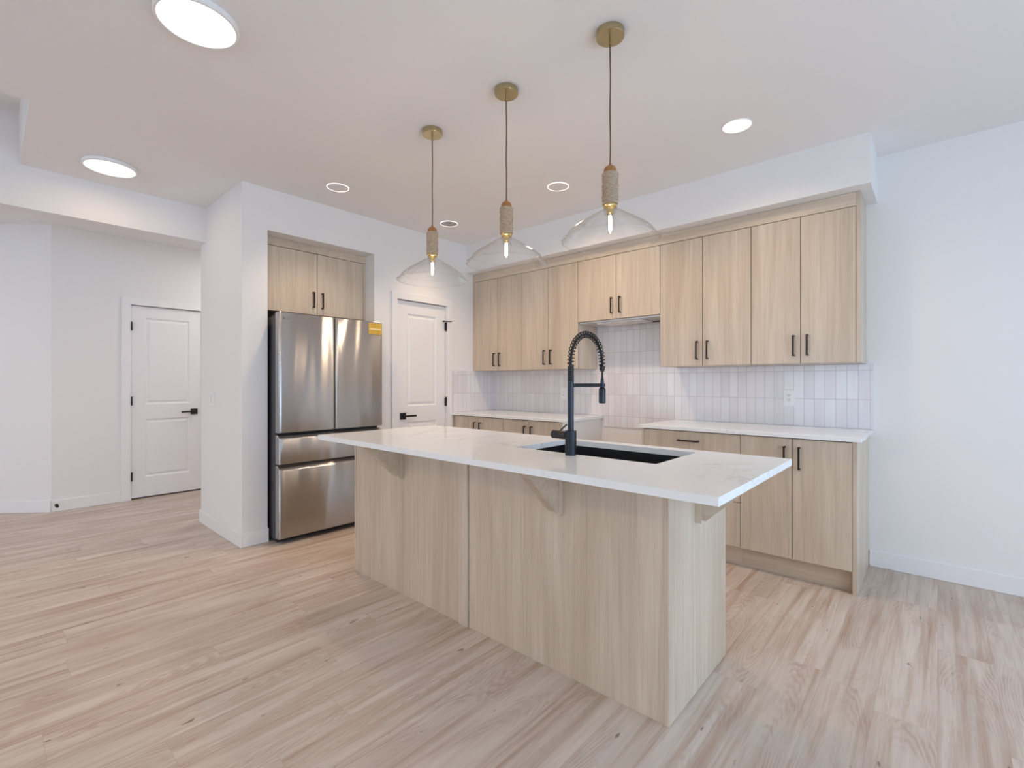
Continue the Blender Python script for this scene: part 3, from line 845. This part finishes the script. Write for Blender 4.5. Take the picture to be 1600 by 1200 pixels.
# glass shade: thin-walled shallow cone with a rounded shoulder and flared lip
RZ = 1.845
m = MB()
outer = [(.0255, 1.990), (.0262, 1.980), (.032, 1.973), (.060, 1.957), (.105, 1.929), (.145, 1.903), (.166, 1.888), (.178, 1.876), (.187, 1.864), (.197, 1.852), (.2035, 1.845), (.2070, 1.842)]
inner = [(.2066, 1.8408), (.2028, 1.8437), (.196, 1.8508), (.186, 1.863), (.177, 1.875), (.1652, 1.8868), (.1443, 1.9018), (.1043, 1.9278), (.0593, 1.9558), (.0312, 1.9718), (.0250, 1.9795), (.0243, 1.990)]
m.lathe(outer+inner, (px, py, 0), 96, closed=True)
m.lathe([(.2068+.0032*math.cos(a*math.pi/5), 1.8415+.0032*math.sin(a*math.pi/5)) for a in range(10)], (px, py, 0), 96, closed=True)
m.lathe([(.1765+.0016*math.cos(a*math.pi/4), 1.8768+.0016*math.sin(a*math.pi/4)) for a in range(8)], (px, py, 0), 96, closed=True); gs = build('glass_shade', m, 'glass', e)
p2 = copy_tree(e, None, (-1.650, 1.80, CH)); p2['label'] = 'clear glass pendant with rope grip, middle one over the island'
for x in (-2.25, -1.65, -1.046):
    d = bpy.data.lights.new('pendant_glow', 'POINT'); d.energy = 3.2; d.color = (1, .72, .45); d.shadow_soft_size = .01
    o = bpy.data.objects.new('pendant_glow', d); COL.objects.link(o); o.location = (x, 1.80, 1.915)
p3 = copy_tree(e, None, (-1.046, 1.80, CH)); p3['label'] = 'clear glass pendant with rope grip, nearest and above the faucet side'

# ------------------------------------------------------------------ ceiling lights
e = thing('ceiling_light', 'large round flush ceiling light near the hall opening', 'ceiling light', (-4.268, .597, CH), 'large flush ceiling lights')
x, y = -4.268, .597
m = MB(); m.lathe([(0, CH), (.145, CH), (.151, CH-.006), (.151, CH-.022), (.146, CH-.027), (.139, CH-.027), (.139, CH-.020), (0, CH-.020)], (x, y, 0), 64); build('trim_ring', m, 'plastic', e)
m = MB(); m.lathe([(0, CH-.0205), (.1385, CH-.0205), (.1385, CH-.026), (0, CH-.026)], (x, y, 0), 64); build('diffuser', m, 'led', e)
c2 = copy_tree(e, None, (-2.28, .597, CH)); c2['label'] = 'large round flush ceiling light cut by the top edge of the photo'

def downlight(loc, label, lens, ring):
    e = thing('recessed_downlight', label, 'downlight', (loc[0], loc[1], CH), 'round downlights above the kitchen')
    m = MB(); m.lathe([(.0775, CH), (.083, CH), (.083, CH-.002), (.081, CH-.004), (.0775, CH-.004)], (loc[0], loc[1], 0), 48, closed=True); build('trim_ring', m, ring, e)
    m = MB(); m.lathe([(0, CH), (.0773, CH), (.0773, CH-.002), (0, CH-.002)], (loc[0], loc[1], 0), 48); build('lens', m, lens, e)
    return e
downlight((-.876, 2.955), 'lit round downlight near the right end of the soffit', 'led', 'plastic')
downlight((-3.448, 1.838), 'round downlight with glowing rim in front of the refrigerator', 'lens', 'ring')
downlight((-3.450, 2.960), 'round downlight with glowing rim by the pantry door', 'lens_dark', 'ring')
downlight((-2.172, 2.957), 'round downlight with glowing rim between two pendants', 'lens', 'ring')

WARM = (1.0, .72, .47)
ADDED_LAMPS = [(-5.6, -1.6, 'left corner of the great room'), (-3.6, -1.9, 'left side of the great room'), (-1.6, -1.9, 'middle of the great room'), (.4, -1.9, 'right side of the great room'), (-2.6, -3.4, 'rear of the great room')]
for x, y, w_ in ADDED_LAMPS:  # unseen downlights, added to warm the island, cabinets and ceiling
    downlight((x, y), 'added unseen downlight behind the camera, '+w_, 'led', 'plastic')['group'] = 'added unseen downlights for warm fill'
    area('downlight_glow', (x, y, CH-.012), (0, 0, 0), .14, .14, 12, WARM, shape='DISK')
c3 = copy_tree(e, None, (-5.55, 2.3, CH)); c3['label'] = 'round flush ceiling light hidden in the hall behind the refrigerator wall'
for x, y in ((-4.268, .597), (-2.28, .597), (-5.55, 2.3)):
    area('ceiling_light_glow', (x, y, CH-.035), (0, 0, 0), .27, .27, 2.5 if x > -5 else 15, WARM if x > -5 else (1, .95, .93), shape='DISK')
def spot(loc, power, col, size=1.95):
    d = bpy.data.lights.new('downlight_glow', 'SPOT'); d.energy = power; d.color = col; d.spot_size = size; d.spot_blend = 1; d.shadow_soft_size = .06
    o = bpy.data.objects.new('downlight_glow', d); COL.objects.link(o); o.location = loc
for x, y in ((-.876, 2.955), (-3.448, 1.838), (-3.45, 2.96), (-2.172, 2.957)):
    far = x > -3
    spot((x, y, CH-.012), (42 if x > -1 else 85) if far else (48 if y > 2 else 76), (1.0, .74, .50), 2.75 if far else 1.95)
for x, y in ():
    area('downlight_glow', (x, y, CH-.012), (0, 0, 0), .13, .13, 8 if x > -1 else 4, WARM, shape='DISK')

# ------------------------------------------------------------------ small fittings
def outlet(xc, zc, label):
    y = WY-.0105
    e = thing('wall_outlet', label, 'outlet', (xc, y, zc), 'outlets on the tiled wall')
    m = MB(); m.box(xc-.038, xc+.038, y-.005, y, zc-.061, zc+.061, .002); build('cover_plate', m, 'plastic', e)
    m = MB(); m.box(xc-.017, xc+.017, y-.008, y-.004, zc-.034, zc+.034, .001); rc = build('receptacle', m, 'plastic', e)
    m = MB()
    for dz in (.018, -.013):
        m.box(xc-.008, xc-.005, y-.0085, y-.0075, zc+dz-.004, zc+dz+.006); m.box(xc+.005, xc+.008, y-.0085, y-.0075, zc+dz-.003, zc+dz+.006); m.cyl((xc, y-.0085, zc+dz-.009), (xc, y-.0075, zc+dz-.009), .0026, n=10)
    build('slots', m, 'slot', rc)
outlet(-.819, 1.119, 'white wall outlet on the tiles right of the range gap')
outlet(-2.852, 1.118, 'white wall outlet on the tiles behind the faucet')
xc, zc = -4.545, 1.094
e = thing('light_switch', 'white double light switch on the narrow wall left of refrigerator', 'light switch', (xc, HL, zc))
m = MB(); m.box(xc-.058, xc+.058, HL-.006, HL, zc-.060, zc+.060, .002); build('cover_plate', m, 'plastic', e)
for dx in (-.024, .024):
    m = MB(); m.prism([(HL-.006, zc-.033), (HL-.009, zc-.033), (HL-.0125, zc+.033), (HL-.006, zc+.033)], 0, xc+dx-.0165, xc+dx+.0165); build('rocker', m, 'plastic', e)
m = MB(); m.cyl((DX+BT, .482, .060), (DX+BT+.006, .482, .060), .014, n=20); e = build('door_stop', m, 'black', None, (DX+BT, .482, .060))
tag(e, 'small black door stop on the hall baseboard', 'door stop')
m = MB(); m.cyl((DX+BT+.005, .482, .060), (DX+BT+.065, .482, .060), .006, n=14); st = build('stem', m, 'black', e)
m = MB(); m.cyl((DX+BT+.063, .482, .060), (DX+BT+.078, .482, .060), .012, n=20, bev=.003); build('bumper', m, 'rubber', e)
